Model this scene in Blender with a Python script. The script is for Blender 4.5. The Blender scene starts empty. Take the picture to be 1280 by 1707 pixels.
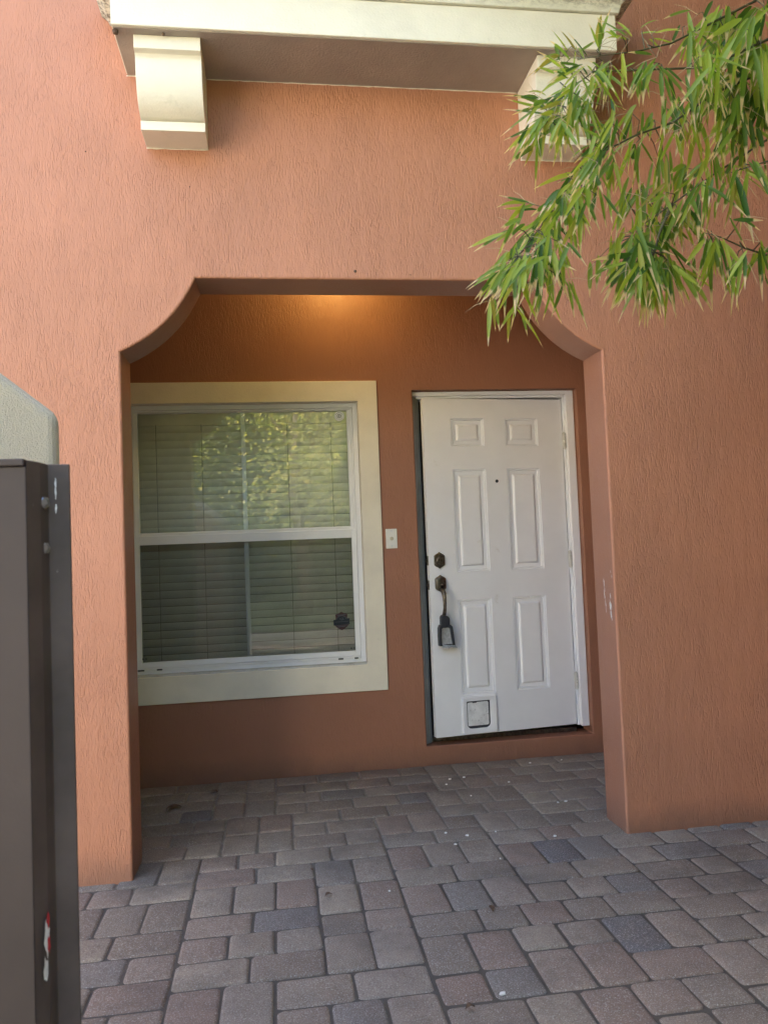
import bpy, bmesh, math, random
from mathutils import Vector, Matrix
random.seed(7)
S = bpy.context.scene
R_ = math.radians

# ------------------------------------------------------------------ camera
CAM = Vector((0.6167, -3.2738, 1.2981))
RT = Vector((0.98976142, -0.13710149, -0.03969274))
UP = Vector((0.03291739, -0.05133792, 0.9981387))
FW = Vector((0.13888404, 0.98922576, 0.04629927))
FPX = 1283.75
cd = bpy.data.cameras.new('camera')
cam = bpy.data.objects.new('camera', cd)
S.collection.objects.link(cam)
cd.sensor_fit = 'HORIZONTAL'; cd.sensor_width = 36
cd.lens = FPX * 36 / 1280
cd.clip_start = 0.05; cd.clip_end = 800
m = Matrix((RT, UP, -FW)).transposed().to_4x4(); m.translation = CAM
cam.matrix_world = m
cd.dof.use_dof = True; cd.dof.focus_distance = 4.0; cd.dof.aperture_fstop = 11
S.camera = cam

def at(px, py, D):
    """point D metres in front of the lens"""
    return CAM + (FW + RT*((px-640)/FPX) - UP*((py-853.5)/FPX))*D

# ------------------------------------------------------------------ sky, sun, exposure
SUN_EL, SUN_AZ = R_(52), R_(-152)      # the sun stands behind and to the left of the house: the front is in open shade
w = bpy.data.worlds.new('World'); S.world = w; w.use_nodes = True
nt = w.node_tree; bg = nt.nodes['Background']
sk = nt.nodes.new('ShaderNodeTexSky'); sk.sky_type = 'NISHITA'; sk.sun_disc = False
sdir = Vector((math.sin(SUN_AZ)*math.cos(SUN_EL), -math.cos(SUN_AZ)*math.cos(SUN_EL), math.sin(SUN_EL)))
sk.sun_elevation = SUN_EL
sk.sun_rotation = math.atan2(sdir.x, sdir.y)
sk.air_density = 1.0; sk.dust_density = 2.5
nt.links.new(sk.outputs[0], bg.inputs[0]); bg.inputs[1].default_value = 0.15
sl = bpy.data.lights.new('sun', 'SUN'); sl.energy = 5.0; sl.angle = R_(0.5); sl.color = (1.0, 0.95, 0.87)
so = bpy.data.objects.new('sun', sl); S.collection.objects.link(so)
so.rotation_euler = sdir.to_track_quat('Z', 'Y').to_euler()
vs = S.view_settings
vs.view_transform = 'Standard'; vs.look = 'None'; vs.gamma = 1; vs.exposure = 2.85

# ------------------------------------------------------------------ measures (metres)
OW, H1, H2, AX, TH = 2.099, 2.154, 2.468, 0.3125, 0.211      # arch opening
DY = 1.285                                                   # porch back wall
CEIL = 3.10

# ------------------------------------------------------------------ helpers
class MB:
    def __init__(s): s.v = []; s.f = []; s.mi = []; s.at = {}
    def add(s, vs, fs, mi=0, **attr):
        o = len(s.v); s.v += [tuple(x) for x in vs]
        s.f += [tuple(i+o for i in f) for f in fs]; s.mi += [mi]*len(fs)
        for k, val in attr.items():
            s.at.setdefault(k, []).extend(val if isinstance(val, (list, tuple)) else [val]*len(vs))
    def box(s, a, b, mi=0):
        x0, y0, z0 = a; x1, y1, z1 = b
        s.add([(x0,y0,z0),(x1,y0,z0),(x1,y1,z0),(x0,y1,z0),(x0,y0,z1),(x1,y0,z1),(x1,y1,z1),(x0,y1,z1)],
              [(0,3,2,1),(4,5,6,7),(0,1,5,4),(1,2,6,5),(2,3,7,6),(3,0,4,7)], mi)
    def tube(s, pts, rad, n=6, mi=0, cap=True, **attr):
        pts = [Vector(p) for p in pts]; vs = []
        rr = rad if isinstance(rad, (list, tuple)) else [rad]*len(pts)
        for i, p in enumerate(pts):
            d = (pts[min(i+1, len(pts)-1)] - pts[max(i-1, 0)]).normalized()
            u = d.orthogonal().normalized() if i == 0 else (pu - d*pu.dot(d)).normalized()
            pu = u; v_ = d.cross(u)
            for k in range(n):
                a = 2*math.pi*k/n; vs.append(p + (u*math.cos(a) + v_*math.sin(a))*rr[i])
        fs = [(i*n+k, i*n+(k+1) % n, (i+1)*n+(k+1) % n, (i+1)*n+k) for i in range(len(pts)-1) for k in range(n)]
        if cap: fs += [tuple(range(n))[::-1], tuple(range((len(pts)-1)*n, len(pts)*n))]
        s.add(vs, fs, mi, **attr)
    def prism(s, poly, fn, h0, h1, mi=0):
        """extrude a 2-D polygon; fn(a, b, h) -> xyz"""
        n = len(poly)
        s.add([fn(a, b, h0) for a, b in poly] + [fn(a, b, h1) for a, b in poly],
              [tuple(range(n))[::-1], tuple(range(n, 2*n))] + [(i, (i+1) % n, n+(i+1) % n, n+i) for i in range(n)], mi)
    def lathe(s, c, axis, prof, n=20, mi=0):
        """prof: (radius, distance along axis)"""
        axis = Vector(axis).normalized(); u = axis.orthogonal().normalized(); v_ = axis.cross(u); c = Vector(c)
        vs = [c + axis*h + (u*math.cos(2*math.pi*k/n) + v_*math.sin(2*math.pi*k/n))*r for r, h in prof for k in range(n)]
        fs = [(i*n+k, i*n+(k+1) % n, (i+1)*n+(k+1) % n, (i+1)*n+k) for i in range(len(prof)-1) for k in range(n)]
        fs += [tuple(range(n))[::-1], tuple(range((len(prof)-1)*n, len(prof)*n))]
        s.add(vs, fs, mi)
    def build(s, name, mats, parent=None, bevel=0, seg=2, smooth=False, merge=False, label=None, ang=40):
        me = bpy.data.meshes.new(name); me.from_pydata(s.v, [], s.f)
        mats = mats if isinstance(mats, (list, tuple)) else [mats]
        for mt in mats: me.materials.append(mt)
        for p, i in zip(me.polygons, s.mi): p.material_index = i; p.use_smooth = smooth
        for k, vals in s.at.items():
            a = me.attributes.new(k, 'FLOAT', 'POINT')
            a.data.foreach_set('value', vals)
        bm = bmesh.new(); bm.from_mesh(me)
        if merge: bmesh.ops.remove_doubles(bm, verts=bm.verts, dist=1e-5)
        if not s.at: bmesh.ops.recalc_face_normals(bm, faces=bm.faces)
        if bevel:
            es = [e for e in bm.edges if len(e.link_faces) == 2 and e.calc_face_angle(0) > R_(ang)]
            bmesh.ops.bevel(bm, geom=es, offset=bevel, segments=seg, profile=0.5, affect='EDGES', clamp_overlap=True)
        bm.to_mesh(me); bm.free()
        o = bpy.data.objects.new(name, me); S.collection.objects.link(o)
        if parent: o.parent = parent
        if label: o['label'] = label
        return o

def tag(o, label=None, cat=None, group=None, kind=None):
    if label: o['label'] = label
    if cat: o['category'] = cat
    if group: o['group'] = group
    if kind: o['kind'] = kind
    return o
def empty(name, loc=(0, 0, 0)):
    o = bpy.data.objects.new(name, None); S.collection.objects.link(o); o.location = loc; o.empty_display_size = .1
    return o

# ------------------------------------------------------------------ materials
class NT:
    def __init__(s, name):
        s.m = bpy.data.materials.new(name); s.m.use_nodes = True; s.t = s.m.node_tree
        s.b = s.t.nodes['Principled BSDF']; s.out = s.t.nodes['Material Output']
    def n(s, typ, **kw):
        nd = s.t.nodes.new('ShaderNode'+typ)
        for k, v in kw.items():
            if hasattr(nd, k) and not k.startswith('i_'): setattr(nd, k, v)
            else: nd.inputs[k[2:].replace('_', ' ') if k.startswith('i_') else k].default_value = v
        return nd
    def l(s, a, b): s.t.links.new(a, b)
    def coord(s, scale=(1, 1, 1), rot=(0, 0, 0), loc=(0, 0, 0)):
        tc = s.n('TexCoord'); mp = s.n('Mapping'); mp.inputs['Scale'].default_value = scale
        mp.inputs['Rotation'].default_value = rot; mp.inputs['Location'].default_value = loc
        s.l(tc.outputs['Object'], mp.inputs['Vector']); return mp.outputs[0]
    def noise(s, vec, scale, detail=3, rough=.5, dist=0):
        nd = s.n('TexNoise'); nd.inputs['Scale'].default_value = scale; nd.inputs['Detail'].default_value = detail
        nd.inputs['Roughness'].default_value = rough; nd.inputs['Distortion'].default_value = dist
        s.l(vec, nd.inputs['Vector']); return nd.outputs['Fac']
    def ramp(s, fac, stops):
        nd = s.n('ValToRGB'); e = nd.color_ramp.elements
        while len(e) < len(stops): e.new(.5)
        for q, (p, c) in zip(e, stops):
            q.position = p; q.color = c if len(c) == 4 else (*c, 1)
        s.l(fac, nd.inputs[0]); return nd.outputs[0]
    def math(s, op, a, b=None, clamp=False):
        nd = s.n('Math', operation=op); nd.use_clamp = clamp
        for i, x in enumerate((a, b)):
            if x is None: continue
            if isinstance(x, (int, float)): nd.inputs[i].default_value = x
            else: s.l(x, nd.inputs[i])
        return nd.outputs[0]
    def mix(s, fac, a, b, mode='MIX'):
        nd = s.n('MixRGB', blend_type=mode)
        for i, x in enumerate((fac, a, b)):
            if isinstance(x, (int, float)): nd.inputs[i].default_value = x
            elif isinstance(x, tuple): nd.inputs[i].default_value = (*x, 1) if len(x) == 3 else x
            else: s.l(x, nd.inputs[i])
        return nd.outputs[0]
    def bump(s, h, dist, strength=1, prev=None):
        nd = s.n('Bump'); nd.inputs['Distance'].default_value = dist; nd.inputs['Strength'].default_value = strength
        s.l(h, nd.inputs['Height'])
        if prev: s.l(prev, nd.inputs['Normal'])
        return nd.outputs[0]

def simple(name, col, rough=.5, metal=0, var=.06, vscale=8, bump=0, bscale=200, spec=.5, dirt=None):
    k = NT(name); c = k.coord()
    f = k.noise(c, vscale, 4, .6)
    a = tuple(x*(1-var*1.5) for x in col); b = tuple(min(1, x*(1+var*1.5)) for x in col)
    cc = k.ramp(f, [(.3, a), (.7, b)])
    if dirt:
        dcol, lo, hi, ds = dirt
        df = k.ramp(k.noise(c, ds, 6, .7), [(lo, (0, 0, 0)), (hi, (1, 1, 1))])
        cc = k.mix(df, cc, dcol)
    k.l(cc, k.b.inputs['Base Color'])
    k.b.inputs['Roughness'].default_value = rough; k.b.inputs['Metallic'].default_value = metal
    k.b.inputs['Specular IOR Level'].default_value = spec
    if bump:
        k.l(k.bump(k.noise(c, bscale, 3, .6), bump), k.b.inputs['Normal'])
    return k.m

def stucco(name, col, amt, fine=.35, rough=.55):
    """dragged, knocked-down render: flat trowelled patches broken by vertical pits and grooves"""
    k = NT(name)
    c1 = k.coord((1, 1, .22)); c2 = k.coord((1, 1, .55)); c0 = k.coord()
    g1 = k.ramp(k.noise(c1, 150, 2.5, .55, .5), [(.38, (0, 0, 0)), (.50, (1, 1, 1))])
    g2 = k.ramp(k.noise(c2, 165, 3, .6, .8), [(.38, (0, 0, 0)), (.47, (1, 1, 1))])
    patch = k.ramp(k.noise(c0, 5.5, 3, .55, .6), [(.52, (0, 0, 0)), (.75, (.8,)*3)])
    patch2 = k.ramp(k.noise(k.coord((1, 1, .5), loc=(5, 3, 1)), 9, 3, .6, .8), [(.42, (.55,)*3), (.62, (1, 1, 1))])
    h = k.mix(patch, g1, g2)
    pits = k.ramp(k.noise(k.coord((1, 1, .7)), 290, 2, .5), [(.34, (0, 0, 0)), (.42, (1, 1, 1))])
    h = k.mix(.45, h, k.mix(1, h, pits, 'MULTIPLY'))
    flat = k.mix(patch2, (1, 1, 1), h)
    n1 = k.bump(k.mix(k.ramp(k.noise(k.coord(loc=(2, 8, 6)), 1.6, 3, .6), [(.3, (.55,)*3), (.7, (.05,)*3)]), flat, (.6,)*3), .0024*amt, 1)
    n2 = k.bump(k.noise(c0, 330, 3, .6), .0012*fine, 1, n1)
    n3 = k.bump(k.noise(k.coord((1, 1, .4)), 14, 2, .5), .010*amt, .5, n2)
    k.l(n3, k.b.inputs['Normal'])
    v = k.ramp(k.noise(c0, 1.7, 4, .6), [(.25, tuple(x*.90 for x in col)), (.75, tuple(min(1, x*1.09) for x in col))])
    hue = k.mix(k.math('MULTIPLY', k.noise(k.coord(loc=(9, 2, 4)), 3.1, 3, .6), .22), v, (col[0]*.86, col[1]*1.04, col[2]*1.30))
    # pits coloured slightly darker than the flat patches
    pit = k.mix(k.math('MULTIPLY', k.math('SUBTRACT', 1, flat), .05*min(1, amt)), hue, tuple(x*.55 for x in col))
    # splash staining along the foot of the wall
    sp = k.n('SeparateXYZ'); tc = k.n('TexCoord'); k.l(tc.outputs['Object'], sp.inputs[0])
    zz = k.math('ADD', sp.outputs[2], k.math('MULTIPLY', k.noise(c0, 6, 5, .7), .14))
    ft = k.ramp(zz, [(.075, (.6,)*3), (.20, (0, 0, 0))])
    k.l(k.mix(ft, pit, (.17, .10, .075)), k.b.inputs['Base Color'])
    k.b.inputs['Roughness'].default_value = rough
    k.b.inputs['Specular IOR Level'].default_value = .4
    return k.m

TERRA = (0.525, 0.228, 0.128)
M = {}
M['stucco'] = stucco('terracotta_stucco', TERRA, 1.0)
M['ceiling'] = simple('porch_ceiling_dark', (.16, .10, .065), .8, bump=.002, bscale=90)  # unseen ceiling, coloured dark to dim the upper porch
M['wing'] = simple('light_block_wing_render', (.30, .13, .065), .8, bump=.003, bscale=60)  # dark render for the added light-blocking wing
M['stucco_in'] = stucco('terracotta_stucco_smooth_shaded', (0.37, 0.165, 0.098), .55, .6, .36)  # smoother inner copy, shade of porch and reveals put into its darker colour
M['cream_stucco'] = stucco('cream_stucco', (0.57, 0.485, 0.355), .25, 2.6)
M['house_cream'] = simple('bounce_house_paint', (0.82, 0.77, 0.62), .7)  # pale paint for the added light-bouncing house
M['cream'] = simple('cream_paint', (0.84, 0.775, 0.62), .55, bump=.0014, bscale=140, var=.04, vscale=5, dirt=((.60, .55, .42), .64, .85, 7))
def crown_mat():
    k = NT('weathered_cream_paint'); c = k.coord((1, 1, 1))
    base = k.ramp(k.noise(c, 8, 3), [(.3, (.74, .71, .57)), (.7, (.82, .79, .66))])
    mold = k.ramp(k.noise(k.coord((1.2, 2, 2.2)), 26, 8, .75, .6), [(.44, (0, 0, 0)), (.62, (1, 1, 1))])
    sp = k.n('SeparateXYZ'); tc = k.n('TexCoord'); k.l(tc.outputs['Object'], sp.inputs[0])
    hh = k.n('MapRange'); k.l(sp.outputs[2], hh.inputs[0]); hh.inputs[1].default_value = 3.50; hh.inputs[2].default_value = 3.545
    f = k.math('MULTIPLY', mold, k.math('ADD', k.math('MULTIPLY', hh.outputs[0], .8), .12), True)
    k.l(k.mix(f, base, (.10, .09, .065)), k.b.inputs['Base Color']); k.b.inputs['Roughness'].default_value = .65
    k.l(k.bump(k.noise(c, 150, 3), .0015), k.b.inputs['Normal']); return k.m
M['crown'] = crown_mat()
M['soffit'] = simple('taupe_soffit', (0.37, 0.31, 0.255), .6, bump=.0022, bscale=110, var=.05)  # darker taupe for the underside of the cream ledge
M['white'] = simple('white_door_paint', (0.88, 0.885, 0.90), .38, bump=.0003, bscale=60, var=.025, vscale=3, dirt=((.68, .66, .62), .66, .80, 9))
M['vinyl'] = simple('white_window_frame', (0.86, 0.86, 0.85), .35, var=.02)
M['sill_grey'] = simple('grubby_sill', (0.55, 0.54, 0.50), .6, var=.1, dirt=((.25, .23, .2), .55, .7, 30))
M['bronze'] = simple('aged_bronze', (0.15, 0.13, 0.105), .34, .8, var=.35, vscale=60)
M['black_plastic'] = simple('black_rubber', (0.03, 0.035, 0.045), .45)
M['steel'] = simple('scratched_steel', (0.62, 0.66, 0.69), .38, .55, var=.12, vscale=60)
M['grey_strip'] = simple('grey_weatherstrip', (0.28, 0.275, 0.265), .5, var=.1)
M['gate'] = simple('dark_gate_metal', (0.050, 0.035, 0.029), .65, .0, var=.12, vscale=3, bump=.0006, bscale=40)
M['gate_post'] = simple('dark_gate_metal_worn', (0.090, 0.066, 0.056), .6, .0, var=.2, vscale=6, bump=.0008, bscale=30, dirt=((.3, .28, .27), .68, .74, 22))
M['bolt'] = simple('gate_bolt_metal', (0.22, 0.21, 0.22), .3, .6)
M['chip_white'] = simple('white_chip', (0.72, 0.71, 0.68), .7, var=.15, vscale=60)
M['chip_red'] = simple('red_paint_scrap', (0.45, 0.03, 0.035), .5)
M['dark_room'] = simple('dark_interior', (0.10, 0.09, 0.08), .8)
M['blind'] = simple('faux_wood_blind', (0.86, 0.84, 0.72), .45, var=.05)
M['cord'] = simple('blind_cord', (0.20, 0.20, 0.16), .7)
M['muntin'] = simple('muntin_bar', (0.88, 0.89, 0.87), .4)
M['leafdry'] = simple('dead_leaf', (0.10, 0.06, 0.035), .8, var=.3, vscale=60)
M['bell'] = simple('doorbell_plastic', (0.80, 0.79, 0.74), .3)
M['bell_btn'] = simple('doorbell_button', (0.55, 0.50, 0.36), .3)
M['gravel'] = simple('grey_driveway', (0.13, 0.122, 0.11), .85, var=.12, bump=.002, bscale=80)
M['bark'] = simple('tree_bark', (0.12, 0.09, 0.06), .9, var=.3, vscale=14, bump=.01, bscale=20)
M['hedge_wall'] = simple('hedge_core_dark', (0.03, 0.045, 0.02), .9, var=.3)  # core of the added hedge, dark to back the window reflection

def glass():
    k = NT('window_glass'); k.t.nodes.remove(k.b)
    fr = k.n('Fresnel'); fr.inputs[0].default_value = 1.85
    nz = k.bump(k.noise(k.coord((1, 1, .6)), 3.5, 2, .5), .0012, 1)
    gl = k.n('BsdfGlossy'); gl.inputs['Roughness'].default_value = .0; gl.inputs['Color'].default_value = (1, 1, .97, 1)
    k.l(nz, gl.inputs['Normal'])
    tr = k.n('BsdfTransparent'); tr.inputs[0].default_value = (.93, .935, .92, 1)
    mx = k.n('MixShader'); k.l(fr.outputs[0], mx.inputs[0]); k.l(tr.outputs[0], mx.inputs[1]); k.l(gl.outputs[0], mx.inputs[2])
    k.l(mx.outputs[0], k.out.inputs[0]); return k.m
M['glass'] = glass()
def screen():
    k = NT('insect_mesh'); k.t.nodes.remove(k.b)
    d = k.n('BsdfDiffuse'); d.inputs[0].default_value = (.045, .052, .055, 1)
    tr = k.n('BsdfTransparent'); mx = k.n('MixShader')
    mx.inputs[0].default_value = .33
    k.l(tr.outputs[0], mx.inputs[1]); k.l(d.outputs[0], mx.inputs[2]); k.l(mx.outputs[0], k.out.inputs[0]); return k.m
M['screen'] = screen()

def paver_mat():
    k = NT('paving_brick'); c = k.coord()
    a = k.n('Attribute', attribute_name='rnd')
    base = k.ramp(a.outputs['Fac'], [(0, (.19, .150, .120)), (.18, (.26, .210, .168)), (.36, (.235, .168, .135)), (.52, (.285, .236, .192)),
                                     (.66, (.20, .162, .132)), (.78, (.30, .245, .19)), (.93, (.185, .165, .150)), (.99, (.13, .12, .125))])
    base = k.mix(k.ramp(k.noise(c, 13, 5, .7), [(.38, (0, 0, 0)), (.72, (.6,)*3)]), base, (.16, .125, .105))
    sp = k.ramp(k.noise(c, 240, 3, .7), [(.54, (0, 0, 0)), (.66, (1, 1, 1))])
    base = k.mix(k.math('MULTIPLY', sp, .8), base, (.46, .44, .40))
    dk = k.ramp(k.noise(k.coord(loc=(3, 1, 0)), 190, 3, .7), [(.54, (0, 0, 0)), (.68, (1, 1, 1))])
    base = k.mix(k.math('MULTIPLY', dk, .5), base, (.05, .045, .045))
    st = k.ramp(k.noise(k.coord(loc=(7, 7, 0)), 2.2, 5, .65), [(.52, (0, 0, 0)), (.75, (.6,)*3)])
    base = k.mix(st, base, (.075, .065, .062))
    k.l(base, k.b.inputs['Base Color']); k.b.inputs['Roughness'].default_value = .9; k.b.inputs['Specular IOR Level'].default_value = .2
    h = k.noise(c, 210, 4, .7)
    n1 = k.bump(h, .0028)
    k.l(k.bump(k.noise(c, 28, 3, .6), .004, 1, n1), k.b.inputs['Normal']); return k.m
M['paver'] = paver_mat()
def joint_mat():
    k = NT('joint_sand'); c = k.coord()
    sp = k.n('SeparateXYZ'); tc = k.n('TexCoord'); k.l(tc.outputs['Object'], sp.inputs[0])
    f = k.ramp(k.math('ADD', sp.outputs[1], k.noise(c, 3, 4)), [(.35, (.085, .074, .062)), (.9, (.24, .215, .185))])
    k.l(k.mix(k.ramp(k.noise(c, 40, 5, .7), [(.4, (0, 0, 0)), (.7, (.6,)*3)]), f, (.06, .05, .045)), k.b.inputs['Base Color'])
    k.b.inputs['Roughness'].default_value = .95
    k.l(k.bump(k.noise(c, 300, 3), .002), k.b.inputs['Normal']); return k.m
M['joint'] = joint_mat()

def leaf_mat(name, g0, g1, tips, trans=.35):
    k = NT(name)
    r = k.n('Attribute', attribute_name='rnd'); t = k.n('Attribute', attribute_name='along')
    col = k.ramp(r.outputs['Fac'], [(0, g0), (.55, g1), (.9, (g1[0]*1.5, g1[1]*1.2, g1[2])), (1, (.30, .26, .06))])
    if tips:
        e = k.math('SUBTRACT', t.outputs['Fac'], k.math('MULTIPLY', r.outputs['Fac'], .22))
        f = k.ramp(e, [(.64, (0, 0, 0)), (.70, (1, 1, 1))])
        col = k.mix(f, col, (.66, .52, .33))
    k.l(col, k.b.inputs['Base Color']); k.b.inputs['Roughness'].default_value = .42
    tl = k.n('BsdfTranslucent'); k.l(k.mix(1, col, (1.5, 1.6, .8), 'MULTIPLY'), tl.inputs[0])
    mx = k.n('MixShader'); mx.inputs[0].default_value = trans
    k.l(k.b.outputs[0], mx.inputs[1]); k.l(tl.outputs[0], mx.inputs[2]); k.l(mx.outputs[0], k.out.inputs[0]); return k.m
M['bamboo_leaf'] = leaf_mat('bamboo_leaf', (.05, .125, .022), (.25, .36, .06), True, .55)
M['tree_leaf'] = leaf_mat('tree_leaf', (.14, .19, .04), (.48, .48, .20), False, .5)
M['stem'] = simple('bamboo_stem', (.085, .08, .035), .6, var=.3, vscale=20)
M['culm'] = simple('bamboo_culm', (.13, .17, .05), .4, var=.15)

# ------------------------------------------------------------------ ground and paving
g = MB(); g.add([(-150, -200, -.05), (150, -200, -.05), (150, 150, -.05), (-150, 150, -.05)], [(0, 1, 2, 3)])
tag(g.build('ground', M['gravel']), kind='structure')
PX0, PX1, PY0, PY1 = -3.2, 6.0, -5.2, DY-.004
def rect_round(x0, y0, x1, y1, r, n=3):
    o = []
    for cx, cy, a0 in ((x1-r, y1-r, 0), (x0+r, y1-r, 90), (x0+r, y0+r, 180), (x1-r, y0+r, 270)):
        for i in range(n):
            a = R_(a0 + 90*i/(n-1)); o.append((cx+r*math.cos(a), cy+r*math.sin(a)))
    return o
U_ = .0785
nx, ny = int((PX1-PX0)/U_), int((PY1-PY0)/U_)
rg = random.Random(21)
occ = [[False]*ny for _ in range(nx)]; own = [[0]*ny for _ in range(nx)]; cnt = 0
pv = MB()
def put(i, j, wx, wy):
    for a in range(wx):
        for b in range(wy): occ[i+a][j-b] = True
    x0 = PX0 + i*U_; x1 = x0 + wx*U_; y1 = PY1 - (PY0 and 0) - (ny-1-j)*U_; y0 = y1 - wy*U_
    q4 = [.0014 + rg.random()*.0022 for _ in range(4)]
    x0 += q4[0]; x1 -= q4[1]; y0 += q4[2]; y1 -= q4[3]
    if y1 < PY0: return
    dz = rg.uniform(-.0026, .0022); tx, ty = rg.uniform(-.008, .008), rg.uniform(-.008, .008)
    cx, cy = (x0+x1)/2, (y0+y1)/2; jr = rg.uniform(-.014, .014)
    rings = []
    for ins, z in ((0, -.03), (.0003, -.0085), (.0022, -.0048), (.0065, -.0016), (.0115, 0)):
        ring = []
        for (x, y) in rect_round(x0+ins, y0+ins, x1-ins, y1-ins, .015, 4):
            X, Y = x-cx, y-cy
            ring.append((cx + X - Y*jr, cy + Y + X*jr, z + dz + X*tx + Y*ty - .001))
        rings.append(ring)
    # worn, slightly irregular outline
    vsx = []
    for q, ring in enumerate(rings):
        for kk, (x, y, z) in enumerate(ring):
            vsx.append((x, y, z))
    n = len(rings[0])
    wob = [(rg.uniform(-.0019, .0019), rg.uniform(-.0019, .0019)) for _ in range(n)]
    vsx = [(x+wob[i2 % n][0], y+wob[i2 % n][1], z) for i2, (x, y, z) in enumerate(vsx)]
    fs = [(a*n+b, a*n+(b+1) % n, (a+1)*n+(b+1) % n, (a+1)*n+b) for a in range(4) for b in range(n)] + [tuple(range(4*n, 5*n))]
    pv.add(vsx, fs, 0, rnd=rg.random())
Dp_ = [ny]*nx        # per column: the lowest row already laid
for j in range(ny-1, 2, -1):
    x = 0
    while x < nx:
        if Dp_[x] != j+1: x += 1; continue
        e = x
        while e < nx and Dp_[e] == j+1: e += 1
        # beam search for a staggered course between x and e
        beam = [(0.0, x, Dp_[x-1] if x else -9, False, ())]
        done = []
        while beam:
            nxt = []
            for cost, p, lb, dl, lst in beam:
                for wx, wy, c0 in ((3, 2, .1), (2, 3, .1), (2, 2, .2)):
                    q = p+wx
                    if q > e or e-q == 1: continue
                    B_ = j+1-wy; c = cost + c0 + rg.random()*1.3
                    if lst and dl and lb != B_: c += 2.4
                    if lb == B_: c += .45
                    if q < e and j+1 < ny and own[q-1][j+1] != own[q][j+1]: c += 2.6
                    df = lb != B_
                    if q == e:
                        nb2 = Dp_[e] if e < nx else -9
                        if df and nb2 != B_: c += 2.4
                        done.append((c, lst+((p, wx, wy),)))
                    else: nxt.append((c, q, B_, df, lst+((p, wx, wy),)))
            nxt.sort(key=lambda t: t[0]-2.0*(t[1]-x)/2.5*.6); beam = nxt[:26]
        if not done: done = [(0, tuple((q, 1, 2) for q in range(x, e)))]
        for p, wx, wy in min(done, key=lambda t: t[0]/1.0)[1]:
            cnt += 1
            for a in range(wx):
                Dp_[p+a] = j+1-wy
                for b_ in range(wy): own[p+a][j-b_] = cnt
            put(p, j, wx, wy)
        x = e
pav = pv.build('pavement', M['paver'], smooth=True)
jm = MB(); jm.add([(PX0-.05, PY0-.05, -.0075), (PX1+.05, PY0-.05, -.0075), (PX1+.05, PY1+.02, -.0075), (PX0-.05, PY1+.02, -.0075)], [(0, 1, 2, 3)])
jo = jm.build('sand_joints', M['joint'], pav)
tag(pav, kind='structure')

# ------------------------------------------------------------------ house
house = tag(empty('house'), 'terracotta stucco townhouse front with recessed porch behind a clipped arch opening', 'house')
HX0, HX1, HZ = -5.0, 6.0, 6.6
# arch curve: shallow arc bulging into the opening
def arc(p, q, sag, n=10):
    p, q = Vector(p), Vector(q); c = (p+q)/2; d = (q-p); nrm = Vector((d.y, -d.x)).normalized()
    out = []
    for i in range(n+1):
        t = i/n; out.append(p + d*t + nrm*sag*4*t*(1-t))
    return out
left = arc((0, H1), (AX, H2), .042)
right = [Vector((OW-v.x, v.y)) for v in reversed(left)]
poly = [(HX0, -.04), (0, -.04)] + [tuple(v) for v in left] + [tuple(v) for v in right] + [(OW, -.04), (HX1, -.04), (HX1, HZ), (HX0, HZ)]
f = MB(); f.prism(poly, lambda a, b, h: (a, h, b), 0, TH)
def facade():
    o = f.build('facade_wall', [M['stucco'], M['stucco_in']], house)
    me = o.data; bm = bmesh.new(); bm.from_mesh(me)
    for fc in bm.faces:
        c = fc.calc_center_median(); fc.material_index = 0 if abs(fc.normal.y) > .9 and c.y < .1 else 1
    es = [e for e in bm.edges if all(abs(v.co.y) < 1e-4 for v in e.verts) and -.01 < min(v.co.x for v in e.verts) and max(v.co.x for v in e.verts) < OW+.01]
    bmesh.ops.bevel(bm, geom=es, offset=.009, segments=3, profile=.5, affect='EDGES')
    bm.to_mesh(me); bm.free(); return o
fw = facade()
def wall_holes(name, mat, x0, x1, z0, z1, holes, yf, yb, parent):
    xs = sorted({x0, x1, *[h[0] for h in holes], *[h[1] for h in holes]}); zs = sorted({z0, z1, *[h[2] for h in holes], *[h[3] for h in holes]})
    solid = lambda i, j: 0 <= i < len(xs)-1 and 0 <= j < len(zs)-1 and not any(h[0]-1e-6 <= xs[i] and xs[i+1] <= h[1]+1e-6 and h[2]-1e-6 <= zs[j] and zs[j+1] <= h[3]+1e-6 for h in holes)
    b = MB()
    for i in range(len(xs)-1):
        for j in range(len(zs)-1):
            if not solid(i, j): continue
            a, c, d, e = xs[i], xs[i+1], zs[j], zs[j+1]
            b.add([(a, yf, d), (c, yf, d), (c, yf, e), (a, yf, e)], [(0, 1, 2, 3)])
            b.add([(a, yb, d), (c, yb, d), (c, yb, e), (a, yb, e)], [(3, 2, 1, 0)])
            if not solid(i-1, j): b.add([(a, yf, d), (a, yf, e), (a, yb, e), (a, yb, d)], [(0, 1, 2, 3)])
            if not solid(i+1, j): b.add([(c, yf, d), (c, yf, e), (c, yb, e), (c, yb, d)], [(3, 2, 1, 0)])
            if not solid(i, j-1): b.add([(a, yf, d), (c, yf, d), (c, yb, d), (a, yb, d)], [(3, 2, 1, 0)])
            if not solid(i, j+1): b.add([(a, yf, e), (c, yf, e), (c, yb, e), (a, yb, e)], [(0, 1, 2, 3)])
    return b.build(name, mat, parent, merge=True, bevel=.006, seg=2, ang=60)
RL, RR, RTOP, RS = 1.458, 2.496, 2.246, .108     # door recess
WXL, WXR, WZB, WZT = -.244, 1.124, .612, 2.183   # window opening
PW0, PW1 = -.80, 2.86
pw = wall_holes('porch_wall', M['stucco_in'], PW0, PW1, -.04, CEIL, [(RL, RR, RS, RTOP), (WXL, WXR, WZB, WZT)], DY, DY+.16, house)
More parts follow.
